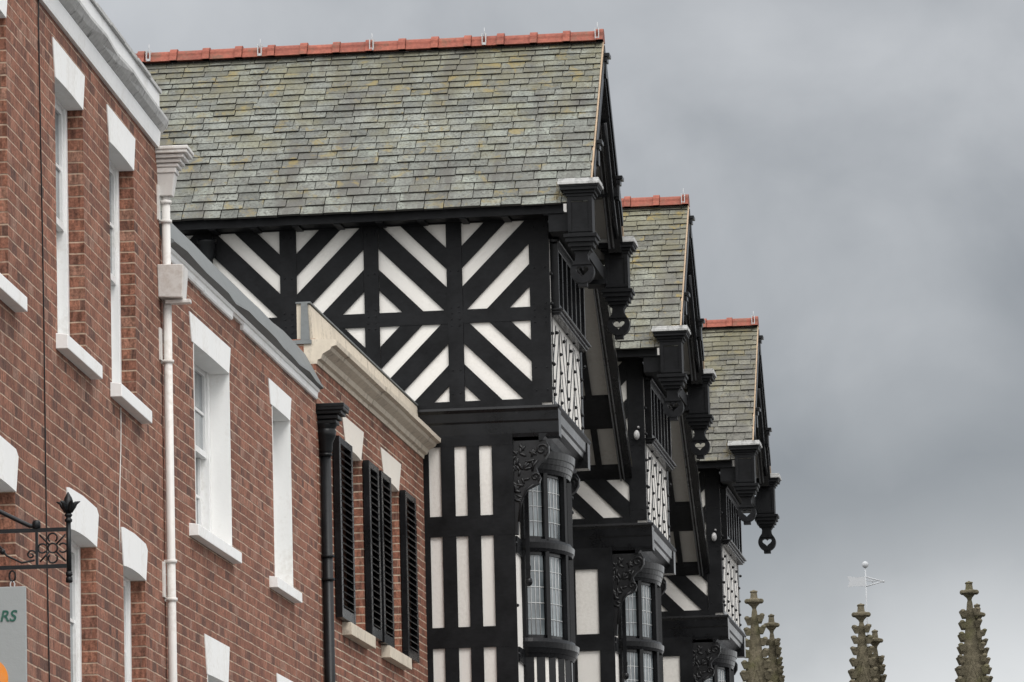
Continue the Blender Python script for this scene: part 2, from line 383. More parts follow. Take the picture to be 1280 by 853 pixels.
def ridge_tiles(mb, x0, x1, y, z, r=.066, step=.34):
    n = max(1, round((x1 - x0) / step)); step = (x1 - x0) / n
    def half(xa, xb, rr, dz=0.0):
        prof = [(y + rr * 1.15 * math.cos(a), z + dz + rr * math.sin(a)) for a in [math.pi * i / 8 for i in range(9)]]
        prof = [(prof[0][0] + .03, z - .05)] + prof + [(prof[-1][0] - .03, z - .05)]
        mb.prism(prof, 'x', xa, xb)
    for i in range(n):
        a = x0 + i * step; dz = J(.006)
        half(a + .003, a + step - .003, r + J(.002), dz)
        half(a + step - .075, a + step - .002, r + .020, dz)
    return mb

# ------------------------------------------------------------------ ground
g = MB(); g.face([(-1500, -300, -.13), (1500, -300, -.13), (1500, 2500, -.13), (-1500, 2500, -.13)]); structure(g.build('road', 'asphalt'))
HB1 = (Vector((-2.981, 30.007, 0)), 4.195); HB2 = (Vector((-2.494, 36.648, 0)), 5.826); HB3 = (Vector((-1.701, 44.428, 0)), 6.694); HT = (Vector((.381, 51.028, 0)), 6.723)
def loc(fr, x, y, z=0):
    a = rad(fr[1]); return fr[0] + Vector((math.cos(a), -math.sin(a), 0)) * x + Vector((math.sin(a), math.cos(a), 0)) * y + Vector((0, 0, z))
inner = [loc(HB1, 0, -30), loc(HB1, 0, 0), loc(HB2, 0, 0), loc(HB3, 0, 0), loc(HB3, 0, 6.8), loc(HT, -1.0, 60)]
outer = [loc(HB1, 2.4, -30), loc(HB1, 2.4, 0), loc(HB2, 2.4, 0), loc(HB3, 2.4, 0), loc(HT, 1.9, 0), loc(HT, 1.9, 60)]
pv = MB()
for i in range(5):
    a, b, c2, d2 = inner[i], outer[i], outer[i + 1], inner[i + 1]
    pv.hull([v - Vector((0, 0, .128)) for v in (a, b, c2, d2)], [a, b, c2, d2])
structure(pv.build('pavement', 'concrete'))

# ------------------------------------------------------------------ brick houses
def flared_lintel(house_parent, y0, y1, zt, zb, inset, mat_, arch=.05, name='lintel', depth=.11, cut=False):
    n = 8; a, b = y0 + inset, y1 - inset
    low = [(a + (b - a) * i / n, zb + arch * (1 - (2 * i / n - 1) ** 2)) for i in range(n + 1)]
    top = [(y1, zt), (y0, zt)]
    if cut: top = [(y1, zt - .035), (y1 - .08, zt + .0), ((y0 + y1) / 2, zt + .015), (y0 + .10, zt + .005), (y0, zt - .005)]
    mb = MB(); mb.prism(low + top, 'x', -depth, .007)
    return mb.build(name, mat_, house_parent)

def sash_window(root, y0, y1, z0, z1, xf, bars=2, sashes=True):
    """a box frame with two sliding sashes set xf metres behind the wall face"""
    f = MB(); fw = .065; x1 = -xf; x0 = -xf - .12
    f.box(x0, x1, y0, y0 + fw, z0, z1); f.box(x0, x1, y1 - fw, y1, z0, z1); f.box(x0 + .003, x1 - .003, y0 + fw, y1 - fw, z1 - .06, z1); f.box(x0 + .003, x1 + .012, y0 + fw, y1 - fw, z0, z0 + .05)
    fr = f.build('window', 'white', root, .004)
    zm = (z0 + z1) / 2
    for (za, zb, xo) in ((zm - .02, z1 - .06, -.02), (z0 + .05, zm + .025, -.065)):
        s = MB(); a, b = y0 + fw + .002, y1 - fw - .002; sw = .045; X1 = x1 + xo; X0 = X1 - .04
        s.box(X0, X1, a, a + sw, za, zb); s.box(X0, X1, b - sw, b, za, zb)
        s.box(X0 + .002, X1 + .004, a + sw, b - sw, za, za + .045); s.box(X0 + .002, X1 - .002, a + sw, b - sw, zb - .04, zb)
        for i in range(1, bars + 1):
            yy = a + (b - a) * i / (bars + 1); s.box(X0 + .008, X1 - .006, yy - .011, yy + .011, za + .045, zb - .04)
        zz = (za + zb) / 2; s.box(X0 + .01, X1 - .008, a + sw, b - sw, zz - .011, zz + .011)
        sa = s.build('sash', 'white', fr)
        p = MB(); p.box(X0 + .014, X0 + .02, a + sw - .01, b - sw + .01, za + .03, zb - .03); p.build('pane', 'glass', fr)
    return fr

def sill(fr, y0, y1, zt, mat_, h=.10, proj=.075, back=-.1):
    s = MB(); s.prism([(back, zt + .012), (proj, zt - .012), (proj, zt - h), (back, zt - h)], 'y', y0, y1)
    return s.build('sill', mat_, fr, .004)

def downpipe(root, x, y, ztop, zbot, r, mat_, collars, hop=None, kind='downpipe', strap=True):
    p = MB(); p.tube([(x, y, zbot), (x, y, (ztop + zbot) / 2), (x, y, ztop)], r, 16)
    pp = p.build(kind, mat_, root)
    for z in collars:
        c = MB()
        c.lathe([(r, z - .014), (r + .012, z - .01), (r + .012, z + .01), (r, z + .014)], x, y, 16)
        c.box(-.002, x, y - .02, y + .02, z - .012, z + .012)
        c.build('collar', mat_, pp)
    return pp

# ---- nearest house
b1 = empty('brick_house', HB1[0], HB1[1], 'nearest red brick town house with narrow sash windows and white box gutter', 'house', 'brick town houses along the street')
ops = [(2.05, 3.16, 6.5, 8.2), (4.27, 5.38, 6.5, 8.2), (-.95, .27, 6.5, 8.2), (-3.4, -2.2, 6.5, 8.2), (2.4, 3.48, 3.35, 5.38), (4.66, 5.66, 3.35, 5.38), (-.85, .42, 3.35, 5.38), (-3.3, -2.1, 3.35, 5.38)]
wl = MB(); facade(wl, -9, 6.62, 0, 8.62, ops); wl.build('wall', 'brick_a', b1)
for i, (a, b, c, e) in enumerate(ops):
    fr = sash_window(b1, a + .004, b - .004, c + .01, e - .01, .10, 1)
    if i < 4:
        flared_lintel(fr, a - .09, b + .07, 8.375, 8.135, .085, 'lintel', .010)
        sill(fr, a - .07, b + .22, 6.5, 'lintel')
    else:
        flared_lintel(fr, a - .10, b + .10, 5.575, 5.32, .09, 'lintel', .016, cut=True)
        sill(fr, a - .08, b + .12, 3.35, 'lintel')
cn = MB()
cn.prism([(-.02, 8.5), (.026, 8.5), (.030, 8.52), (.040, 8.615), (-.02, 8.62)], 'y', -9, 6.47)
cn.prism([(-.06, 8.73), (.030, 8.73), (.030, 8.90), (-.06, 8.90)], 'y', -9, 6.50)
cn.build('fascia', 'white', b1)
gm = MB()
k = 26; ys = [-9 + (6.53 + 9) * i / k for i in range(k + 1)]
da = 0.0
for a, b in zip(ys, ys[1:]):
    db = J(.011)
    gm.hull([(-.05, a, 8.618), (.042, a, 8.618), (.075, a, 8.65), (.10 + da, a, 8.69), (.098 + da, a, 8.715), (-.05, a, 8.735)],
            [(-.05, b, 8.618), (.042, b, 8.618), (.075, b, 8.65), (.10 + db, b, 8.69), (.098 + db, b, 8.715), (-.05, b, 8.735)]); da = db
gm.build('gutter', 'lead_cap', b1)
cap = MB()
for a, b in zip(ys, ys[1:]): cap.box(-.08, .048 + J(.008), a, b - .002, 8.903 + J(.002), 8.928 + J(.006))
cap.build('coping', 'lead_cap', b1)
rf = MB(); rf.prism([(-.1, 8.70), (-.1, 8.86), (-3.0, 9.35), (-6.0, 8.86), (-6.0, 8.6)], 'y', -9, 6.46); rf.build('roof', 'slate_far', b1)
# white downpipe with its hoppers
dp = downpipe(b1, .048, 6.615, 8.2, 0, .031, 'pipe_white', [7.99, 8.13, 6.98, 5.28, 5.55, 3.6])
h = MB()
for (z0_, z1_, r0, r1, x0, x1) in ((8.17, 8.33, .05, .075, 0, 0), (8.33, 8.37, .085, .085, 0, 0)):
    h.hull([(.05 - r0 * .9, 6.615 - r0, z0_), (.05 + r0, 6.615 - r0, z0_), (.05 + r0, 6.615 + r0, z0_), (.05 - r0 * .9, 6.615 + r0, z0_)],
           [(.05 - r1 * .9, 6.615 - r1, z1_), (.05 + r1, 6.615 - r1, z1_), (.05 + r1, 6.615 + r1, z1_), (.05 - r1 * .9, 6.615 + r1, z1_)])
for i, (p_, zz) in enumerate(((.105, 8.37), (.125, 8.40), (.15, 8.43), (.175, 8.46), (.185, 8.485))):
    h.box(-.045, .05 + p_, 6.615 - p_ * .9, 6.615 + p_ * .9, zz, zz + .027)
h.build('hopper', 'pipe_white', dp, .006)
h = MB(); h.hull([(-.0, 6.5, 7.43), (.17, 6.5, 7.42), (.17, 6.72, 7.42), (0, 6.72, 7.43)], [(-.0, 6.47, 7.66), (.185, 6.47, 7.655), (.185, 6.75, 7.655), (0, 6.75, 7.66)])
h.box(.04, .22, 6.56, 6.64, 7.39, 7.419)
h.build('outlet_box', 'pipe_white', dp, .006)
for za, zb in ((7.99, 8.24), (6.98, 7.21), (5.29, 5.54)):
    st = MB(); st.box(-.003, .012, 6.50, 6.60, za, zb); st.build('bracket', 'pipe_white', dp)
cb = MB(); cb.tube([(.008, 1.42 + .22 * (1 - z / 8.5) + .012 * math.sin(z * 2.1), z) for z in [8.52 - i * .35 for i in range(24)]], .0045, 6); cb.build('cable', 'iron', b1)
cb = MB(); cb.tube([(.006, 4.6 - .02 * i + .02 * math.sin(i), 6.38 - i * .14) for i in range(8)], .004, 6); cb.build('wire', 'pipe_white', b1)

# ---- middle house
b2 = empty('brick_house', HB2[0], HB2[1], 'middle red brick house with deep white window reveals and crumbling white eaves', 'house', 'brick town houses along the street')
ops2 = [(1.35, 3.02, 5.95, 7.40), (5.22, 6.22, 5.95, 7.40), (1.75, 2.72, 3.2, 4.98), (5.3, 6.3, 3.2, 4.98)]
wl = MB(); facade(wl, .002, 7.778, 0, 7.9, ops2); wl.build('wall', 'brick_b', b2)
lint2 = [(1.18, 3.09, 7.53, 7.32), (5.04, 6.29, 7.57, 7.37), (1.64, 2.80, 5.19, 4.9), (5.2, 6.4, 5.19, 4.9)]
for (a, b, c, e), (l0, l1, zt, zb) in zip(ops2, lint2):
    fr = sash_window(b2, a + .015, b - .015, c + .01, e - .01, .15, 1)
    for ra, rb in ((a, a + .014), (b - .014, b)):
        rv = MB(); rv.box(-.16, .004, ra, rb, c + .003, e - .03); rv.build('reveal', 'lintel', fr)
    flared_lintel(fr, l0, l1, zt, zb, .09, 'lintel', .004, depth=.15)
    sill(fr, a - .30 if c > 5 else a - .1, b + .05, c, 'lintel', .095, .07)
ev = MB()
segs = [(.05, 1.75), (1.75, 3.1), (3.1, 3.62), (3.62, 5.3), (5.3, 7.72)]
for i, (a, b) in enumerate(segs):
    dz = J(.012); lo = 7.757 + dz + (.05 if i == 2 else 0)
    ev.prism([(-.02, lo), (.02, lo), (.028, lo + .012), (.03, 7.81), (.042, 7.818 + dz * .3), (.048, 7.84), (-.02, 7.852)], 'y', a, b - .004)
ev.build('eaves_board', 'lintel', b2)
gt = MB(); ys = [.05 + 7.7 * i / 16 for i in range(17)]
prev = J(.016)
for a, b in zip(ys, ys[1:]):
    nx_ = J(.016)
    gt.hull([(-.05, a, 7.853), (.05, a, 7.843), (.092 + prev, a, 7.858 + prev * .5), (.082 + prev, a, 7.88), (-.05, a, 7.92)],
            [(-.05, b, 7.853), (.05, b, 7.843), (.092 + nx_, b, 7.858 + nx_ * .5), (.082 + nx_, b, 7.88), (-.05, b, 7.92)]); prev = nx_
gt.build('gutter', 'lead', b2)
def lead_roof(mb):
    mb.prism([(-.12, 7.95), (-.12, 8.10), (-2.7, 9.0), (-5.3, 8.1), (-5.3, 7.9)], 'y', .02, 7.60)
    ysl = [.02 + 7.76 * i / 12 for i in range(13)]; w0 = 0.0
    for a, b in zip(ysl, ysl[1:]):
        w1 = J(.012)
        mb.hull([(.06, a, 7.885), (-.08, a, 8.165 + w0), (-.24, a, 8.17 + w0), (-.24, a, 7.885)], [(.06, b, 7.885), (-.08, b, 8.165 + w1), (-.24, b, 8.17 + w1), (-.24, b, 7.885)]); w0 = w1
    return mb
lead_roof(MB()).build('roof', 'lead', b2)
# black downpipe between middle and far brick house
# ---- far brick house
b3 = empty('brick_house', HB3[0], HB3[1], 'farthest red brick house with black louvred shutters and cream stone parapet', 'house', 'brick town houses along the street')
ops3 = [(1.68, 2.60, 5.96, 7.62), (4.06, 4.96, 5.96, 7.62)]
wl = MB(); facade(wl, .002, 6.78, 0, 8.3, ops3, depth_back=-5.0); wl.build('wall', 'brick_c', b3)
for (a, b, c, e), (l0, l1) in zip(ops3, ((1.44, 2.74), (3.80, 5.16))):
    fr = sash_window(b3, a + .004, b - .004, c + .01, e - .01, .15, 1)
    flared_lintel(fr, l0, l1, 7.83, 7.545, .2, 'cream_paint', .02)
    sill(fr, a - .45, b + .08, 5.96, 'stone', .12, .085)
    for (s0, s1) in (((.84, 1.62), (2.62, 3.24)) if a < 3 else ((3.40, 4.04), (4.98, 5.72))):
        s = MB(); x0, x1 = .008, .066; za, zb = 5.96, 7.56; sw = .085
        s.box(x0, x1, s0, s0 + sw, za, zb); s.box(x0, x1, s1 - sw, s1, za, zb)
        for zr_, hh in ((za, .09), (zb - .06, .06)): s.box(x0 + .002, x1 - .002, s0 + sw, s1 - sw, zr_, zr_ + hh)
        sh = s.build('shutter', 'timber_gloss', fr, .003)
        lv = MB(); z = za + .1
        while z < zb - .09:
            lv.hull([(x0, s0 + sw, z + .045), (x0 + .006, s0 + sw, z + .05), (x1 + .012, s0 + sw, z + .006), (x1 + .006, s0 + sw, z)],
                                                      [(x0, s1 - sw, z + .045), (x0 + .006, s1 - sw, z + .05), (x1 + .012, s1 - sw, z + .006), (x1 + .006, s1 - sw, z)])
            z += .062
        lv.build('louvre', 'louvre', sh)
cs = MB(); n = 9; ys = [.0 + 6.78 * i / n for i in range(n + 1)]
for a, b in zip(ys, ys[1:]):
    j = J(.004)
    cs.prism([(-.1, 8.08), (.012, 8.08), (.02 + j, 8.115), (.05 + j, 8.125), (.065 + j, 8.165), (.13 + j, 8.20), (.145 + j, 8.225), (.185 + j, 8.235), (.19 + j, 8.275), (.17 + j, 8.288), (-.1, 8.30)], 'y', a + .001, b - .001)
cs.build('cornice', 'stone', b3)
pr = MB(); n = 5; ys = [.02 + 6.74 * i / n for i in range(n + 1)]
for a, b in zip(ys, ys[1:]): pr.prism([(-.16, 8.297), (-.02, 8.297), (-.045, 8.60), (-.16, 8.61)], 'y', a + .0008, b - .0008)
pr.build('parapet', 'stone', b3)
lc = MB(); lc.box(-.165, -.036, .0, 6.78, 8.612, 8.626); lc.prism([(-.125, 8.29), (-.045, 8.292), (-.062, 8.612), (-.115, 8.614)], 'y', -.012, .018); lc.box(-.2, -.03, -.02, .05, 8.255, 8.289); lc.build('coping', 'lead', b3)
fr_ = MB(); fr_.box(-5, -.12, .02, 6.76, 8.1, 8.3); fr_.build('roof', 'lead', b3)
dp = downpipe(b3, .052, .13, 7.62, 0, .047, 'iron', [7.3, 6.22, 6.42, 4.6])
h = MB()
h.lathe([(.047, 7.30), (.06, 7.34), (.062, 7.40), (.09, 7.46), (.095, 7.50), (.085, 7.52), (.11, 7.56)], .055, .13, 16)
for p_, zz in ((.115, 7.56), (.135, 7.6), (.165, 7.64), (.19, 7.67), (.195, 7.695)): h.box(-.035, .05 + p_, .13 - p_ * .85, .13 + p_ * .85, zz, zz + .034)
h.build('hopper', 'iron', dp, .006)

# ------------------------------------------------------------------ timber framed houses
W = 2.9; YC = 1.45; PITCH = math.atan2(1.94, 1.87); EY, EZ = -.42, 10.53
RZ = EZ + (YC - EY) * math.tan(PITCH); XV = .465; XB = -6.5
SLOPE = math.hypot(YC - EY, RZ - EZ)
UPV = ((YC - EY) / SLOPE, (RZ - EZ) / SLOPE)

def heart_disc(mb, xc, yc, zc, r, th):
    """a round pendant plate with a heart cut through it, lying in the x-z plane"""
    n = 40; hole = []
    for i in range(n):
        t = 2 * math.pi * i / n
        hx = 16 * math.sin(t) ** 3; hz = 13 * math.cos(t) - 5 * math.cos(2 * t) - 2 * math.cos(3 * t) - math.cos(4 * t)
        hole.append((xc + hx / 17 * r * .58, zc + .004 + hz / 17 * r * .52))
    outer_ = [(xc + r * math.sin(2 * math.pi * i / n), zc + r * math.cos(2 * math.pi * i / n)) for i in range(n)]
    V = {}
    for k, (ring, y) in enumerate(((outer_, yc - th / 2), (outer_, yc + th / 2), (hole, yc - th / 2), (hole, yc + th / 2))):
        V[k] = [mb.bm.verts.new((p[0], y, p[1])) for p in ring]
    for i in range(n):
        j = (i + 1) % n
        for q in ((V[0][i], V[0][j], V[2][j], V[2][i]), (V[1][i], V[3][i], V[3][j], V[1][j]), (V[0][i], V[1][i], V[1][j], V[0][j]), (V[2][i], V[2][j], V[3][j], V[3][i])):
            mb.bm.faces.new(q)

def pendant(root, xc, yc):
    m = MB(); zt = 10.70
    m.box(xc - .122, xc + .122, yc - .12, yc + .12, 10.20, 10.60)
    for (p, z0, z1) in ((.135, 10.575, 10.605), (.155, 10.605, 10.635), (.185, 10.635, 10.665), (.192, 10.665, 10.70)): m.box(xc - p, xc + p, yc - p, yc + p, z0, z1 - .001)
    # sunk panel on the face: raised border
    for (a, b, c, e) in ((-.122, -.085, 10.22, 10.57), (.085, .122, 10.22, 10.57)): m.box(xc + a, xc + b, yc - .132, yc - .119, c, e)
    m.box(xc - .085, xc + .085, yc - .130, yc - .119, 10.53, 10.57); m.box(xc - .085, xc + .085, yc - .130, yc - .119, 10.22, 10.25)
    for (p, z0, z1) in ((.165, 10.165, 10.20), (.148, 10.12, 10.165), (.125, 10.075, 10.12), (.10, 10.04, 10.075)): m.box(xc - p, xc + p, yc - p, yc + p, z0, z1 - .001)
    # neck
    m.prism([(xc - .085, 10.04), (xc - .06, 10.0), (xc - .065, 9.95), (xc - .10, 9.90), (xc + .10, 9.90), (xc + .065, 9.95), (xc + .06, 10.0), (xc + .085, 10.04)], 'y', yc - .075, yc + .075)
    heart_disc(m, xc, yc, 9.835, .118, .12)
    m.box(xc - .045, xc + .045, yc - .05, yc + .05, 9.685, 9.725)
    o = m.build('pendant', 'timber', root, .005)
    c = MB(); c.box(xc - .200, xc + .200, yc - .200, yc + .200, 10.701, 10.745); c.box(xc - .208, xc + .208, yc - .208, yc + .208, 10.686, 10.716); c.build('pendant_cap', 'lead_cap', o, .004)
    return o

def console(root, yc):
    """scrolled and carved jetty bracket, a thick plate in the x-z plane"""
    m = MB(); x0 = -.43
    outl = [(x0, 8.225), (-.075, 8.225), (-.045, 8.17), (-.05, 8.10), (-.085, 8.04), (-.14, 8.0), (-.175, 7.955), (-.16, 7.90), (-.135, 7.86), (-.15, 7.80), (-.20, 7.775), (-.26, 7.75), (-.315, 7.68), (-.345, 7.58), (-.365, 7.45), (-.375, 7.30), (x0, 7.30)]
    m.prism(outl, 'y', yc - .055, yc + .055)
    def spiral(cx, cz, r, turns, sgn, a0):
        return [(cx + r * (1 - i / 30) * math.cos(a0 + sgn * turns * 2 * math.pi * i / 30), yc - .06, cz + r * (1 - i / 30) * math.sin(a0 + sgn * turns * 2 * math.pi * i / 30)) for i in range(27)]
    m.tube(spiral(-.115, 8.13, .068, 1.6, 1, -1.2), .013, 8); m.tube(spiral(-.185, 7.86, .05, 1.5, 1, -1.0), .012, 8)
    m.tube([(-.16, yc - .06, 8.03), (-.2, yc - .062, 7.98), (-.215, yc - .06, 7.92)], .013, 8)
    m.tube([(-.2, yc - .058, 7.79), (-.28, yc - .058, 7.74), (-.335, yc - .058, 7.62), (-.36, yc - .058, 7.42)], .012, 8)
    random.seed(3)
    for i in range(40):
        z = random.uniform(7.62, 8.18); lim = -.20 if z > 7.98 else (-.245 if z > 7.8 else -.33)
        x = random.uniform(-.405, lim); r = random.uniform(.015, .024); a = random.uniform(0, 3.14)
        mt_ = Matrix.Translation((x, yc - .057, z)) @ Matrix.Rotation(a, 4, 'Y') @ Matrix.Diagonal((2.1, .7, .75, 1))
        res = bmesh.ops.create_uvsphere(m.bm, u_segments=8, v_segments=6, radius=r, matrix=mt_)
        for vv in res['verts']:
            for f in vv.link_faces: f.smooth = True
    return m.build('console', 'carved', root)

def bow_window(root):
    yc, hw, sg, xw = YC, .80, .405, -.42
    def pt(th, off=0.0): return (xw + (sg + off) * math.cos(th), yc + (hw + off) * math.sin(th))
    def band(mb, z0, z1, o0, o1, n=28, back=-.46):
        th = [-math.pi / 2 + math.pi * i / n for i in range(n + 1)]
        for a, b in zip(th, th[1:]):
            (xa, ya), (xb, yb) = pt(a, o0), pt(b, o0); (xc_, yc_), (xd, yd) = pt(a, o1), pt(b, o1)
            mb.hull([(back, ya, z0), (xa, ya, z0), (xb, yb, z0), (back, yb, z0)], [(back, yc_, z1), (xc_, yc_, z1), (xd, yd, z1), (back, yd, z1)])
    f = MB()
    for z0, z1, o0, o1 in ((6.14, 6.18, .0, .02), (6.18, 6.23, .03, .05), (6.23, 6.29, .055, .062), (6.29, 6.33, .03, .02),
                           (7.20, 7.23, .015, .03), (7.23, 7.29, .034, .04), (7.29, 7.325, .02, .012),
                           (7.99, 8.03, .01, .02), (8.03, 8.085, .028, .036), (8.085, 8.14, .045, .052), (8.14, 8.215, .062, .068)):
        band(f, z0, z1 - .001, o0, o1)
    ths = [rad(a) for a in (-88, -53, -17.5, 17.5, 53, 88)]
    for th in ths:
        x, y = pt(th, -.012); nx, ny = math.cos(th) / hw, math.sin(th) / sg; l = math.hypot(nx, ny); nx, ny = nx / l, ny / l; tx, ty = -ny, nx
        for z0, z1 in ((6.32, 7.205), (7.32, 7.995)):
            hwid, hd = .036, .03
            q = [(x + tx * a + nx * b, y + ty * a + ny * b) for a, b in ((-hwid, -hd), (hwid, -hd), (hwid * .55, hd), (-hwid * .55, hd))]
            f.hull([(p[0], p[1], z0) for p in q], [(p[0], p[1], z1) for p in q])
    for z0, z1 in ((6.325, 6.365), (7.165, 7.205), (7.32, 7.355), (7.96, 7.995)):   # light rails
        band(f, z0, z1, -.03, -.03)
    # outer guard post with ornament beside the window
    f.box(-.36, -.32, .52, .57, 6.9, 8.1); f.box(-.365, -.315, .515, .575, 7.0, 7.04); f.ball((-.34, .545, 6.88), .04, 1, 1, 1.2, 10, 8)
    bw = f.build('bow_window', 'timber_gloss', root)
    lead = MB()
    for a, b in zip(ths, ths[1:]):
        a2, b2_ = a + .07, b - .07; n = 4
        for z0, z1 in ((6.365, 7.165), (7.355, 7.96)):
            g_ = MB()
            for i in range(n):
                t0, t1 = a2 + (b2_ - a2) * i / n, a2 + (b2_ - a2) * (i + 1) / n
                g_.face([(*pt(t0, -.045), z0), (*pt(t1, -.045), z0), (*pt(t1, -.045), z1), (*pt(t0, -.045), z1)])
            g_.build('pane', 'glass', bw)
            for i in range(1, 4):
                t0 = a2 + (b2_ - a2) * i / 4; lead.tube([(*pt(t0, -.043), z0), (*pt(t0, -.043), z1)], .0055, 5)
            k = 5 if z1 < 7.3 else 4
            for i in range(1, k):
                z = z0 + (z1 - z0) * i / k; lead.tube([(*pt(a2 + (b2_ - a2) * q / 4, -.043), z) for q in range(5)], .0055, 5)
    lead.build('leading', 'lead_line', bw)
    pl = MB(); band(pl, 5.3, 6.142, -.03, -.03); pl.build('apron_panel', 'plaster', bw)
    sd = MB()
    for i in range(11):
        th = rad(-82 + 164 * i / 10); x, y = pt(th, -.03); nx, ny = math.cos(th) / hw, math.sin(th) / sg; l = math.hypot(nx, ny); nx, ny = nx / l, ny / l; tx, ty = -ny, nx
        q = [(x + tx * a + nx * b, y + ty * a + ny * b) for a, b in ((-.045, -.02), (.045, -.02), (.045, .02), (-.045, .02))]
        sd.hull([(p[0], p[1], 5.3) for p in q], [(p[0], p[1], 6.14) for p in q])
    band(sd, 5.1, 5.3, -.2, .0); band(sd, 5.3, 5.36, .01, .012)
    sd.build('apron_stud', 'timber_gloss', bw)

def timber_house(off, label, slate, first, rise=0.0, zshift=0.0):
    global RZ, PITCH, SLOPE, UPV
    PITCH = math.atan2(1.94 + rise, 1.87); RZ = EZ + (YC - EY) * math.tan(PITCH); SLOPE = math.hypot(YC - EY, RZ - EZ); UPV = ((YC - EY) / SLOPE, (RZ - EZ) / SLOPE)
    root = empty('timber_framed_house', loc(HT, off[0], off[1], zshift), HT[1], label, 'house', 'black and white gabled houses in the row')
    # --- plaster core
    co = MB()
    tz = lambda y: EZ + (min(y, W - y) - EY) * math.tan(PITCH) - .10
    co.prism([(0, 8.45), (W, 8.45), (W, tz(W)), (YC, tz(YC)), (0, tz(0))], 'x', XB, 0)
    co.box(XB, -.42, .0, W, 0, 8.299)
    co.build('wall', 'plaster', root)
    # --- timber frame of the side wall (facing -y), its twin on the far side is plain posts and rails
    fr = MB(); T0, T1 = -.024, .006
    fr.box(XB, .006, T0 - .006, T1, 10.432, 10.95 if False else 10.66)
    def bar(x0, x1, z0, z1, dy=0.0): fr.box(x0 + J(.004), x1 + J(.004), T0 - dy, T1, z0 + J(.003), z1 + J(.003))
    posts = [(-.186, .004)] + [(-1.018 - .838 * i, -.862 - .838 * i) for i in range(7)]
    for a, b in posts: fr.box(a + J(.006), b if b > 0 else b + J(.006), T0 - .004, T1, 8.60, 10.435)
    fr.box(XB, -.1, T0 - .002, T1, 9.424, 9.561); fr.box(XB, -.1, T0 - .003, T1, 8.55, 8.64)
    bands = [(-.44, -.22), (-.03, .23), (.44, .66)]
    for i in range(7):
        xr = posts[i][0]; xl = posts[i + 1][1]; wd = xr - xl
        for row, (z0, z1, shift) in enumerate(((9.555, 10.438, 0.0), (8.636, 9.428, -.03))):
            back_ = (i + row) % 2 == 0       # '/' in panels next to the corner above
            hh = z1 - z0
            for (c0, c1) in bands:
                c0 += shift + J(.008); c1 += shift + J(.008)
                poly = [(0, 0), (wd, 0), (wd, hh), (0, hh)]              # u right, v down
                poly = clip(poly, 1 * 1.0, -1.0, -c0)                    # v-u >= c0
                poly = clip(poly, -1.0, 1.0, c1)                         # v-u <= c1
                if len(poly) < 3: continue
                pts = [((xr - u) if back_ else (xl + u), z1 - v) for u, v in poly]
                fr.prism(pts, 'y', T0 + .002 + .0013 * (i % 2), T1)
    if first:
        # lower storey: close studs
        for a, b in ((-.612, -.40), (-.864, -.738), (-1.122, -.985), (-1.37, -1.243), (-1.62, -1.49), (-1.87, -1.75)): fr.box(a, b, T0 - .002, T1, 0, 8.26)
        rails = ((7.295, 7.497), (6.19, 6.395), (5.1, 5.3), (3.6, 3.9), (8.19, 8.3))
    else:
        for a, b in ((-.57, -.40), (-1.0, -.83), (-1.42, -1.25), (-1.84, -1.68)): fr.box(a, b, T0 - .002, T1, 0, 8.26)
        rails = ((7.13, 7.32), (6.05, 6.25), (5.0, 5.2), (3.6, 3.9), (8.06, 8.3))
    for z0, z1 in rails: fr.box(XB, -.402, T0 - .004, T1, z0, z1)
    for i in range(4): fr.box(XB + 1.1 * i, XB + 1.1 * i + .16, T0 - .001, T1, 0, 8.26)
    # bolts and pegs
    for a, b in posts[:5]:
        for z in (9.40, 9.46, 9.53, 9.59, 8.72, 8.95, 10.36, 9.95):
            for xx in (a + .04, b - .04): fr.ball((xx + J(.006), T0 - .004, z + J(.006)), .0105, 1, .6, 1, 8, 5)
    fr.build('side_frame', 'timber', root)
    fb = MB()
    for a, b in ((-.2, .004), (-1.2, -1.0), (-2.2, -2.0), (-3.2, -3.0), (-4.2, -4.0)): fb.box(a, b, W - .006, W + .024, 8.60, 10.5)
    fb.box(XB, -.19, W - .006, W + .020, 9.42, 9.56); fb.box(XB, .003, W - .006, W + .028, 10.4, 10.68)
    for a, b in ((-.62, -.40), (-1.2, -1.02), (-2.2, -2.0), (-3.2, -3.0)): fb.box(a, b, W - .006, W + .024, 0, 8.3)
    for z in (7.3, 6.2, 5.1, 3.7): fb.box(XB, -.41, W - .006, W + .026, z, z + .2)
    fb.build('far_side_frame', 'timber', root)
    # --- front of the jettied storey: herringbone panel under the casement
    ff = MB(); X0, X1 = -.004, .005
    ff.box(X0, X1 + .003, .0, .035, 8.58, 10.5); ff.box(X0, X1 + .003, .145, .17, 8.58, 10.5); ff.box(X0, X1 + .004, W - .17, W, 8.58, 10.5)
    ff.box(X0, X1 + .002, .17, W - .17, 9.54, 9.56); ff.box(X0, X1 + .002, .17, W - .17, 8.57, 8.645); ff.box(X0, X1 + .002, .0, W, 10.25, 10.48)
    ncol = 4; cw = (W - .34) / ncol
    for i in range(ncol):
        y0 = .17 + cw * i
        if i: ff.box(X0, X1 + .001, y0 - .012, y0 + .012, 8.645, 9.44)
        for k in range(-2, 4):
            poly = [(0, 0), (cw, 0), (cw, .795), (0, .795)]
            c0 = k * .44 + (.2 if i % 2 else 0); poly = clip(poly, 1.35, -1, -c0); poly = clip(poly, -1.35, 1, c0 + .075)
            if len(poly) < 3: continue
            ff.prism([((y0 + u) if i % 2 else (y0 + cw - u), 9.44 - v) for u, v in poly], 'x', X0, X1 - .001 - .001 * (i % 2))
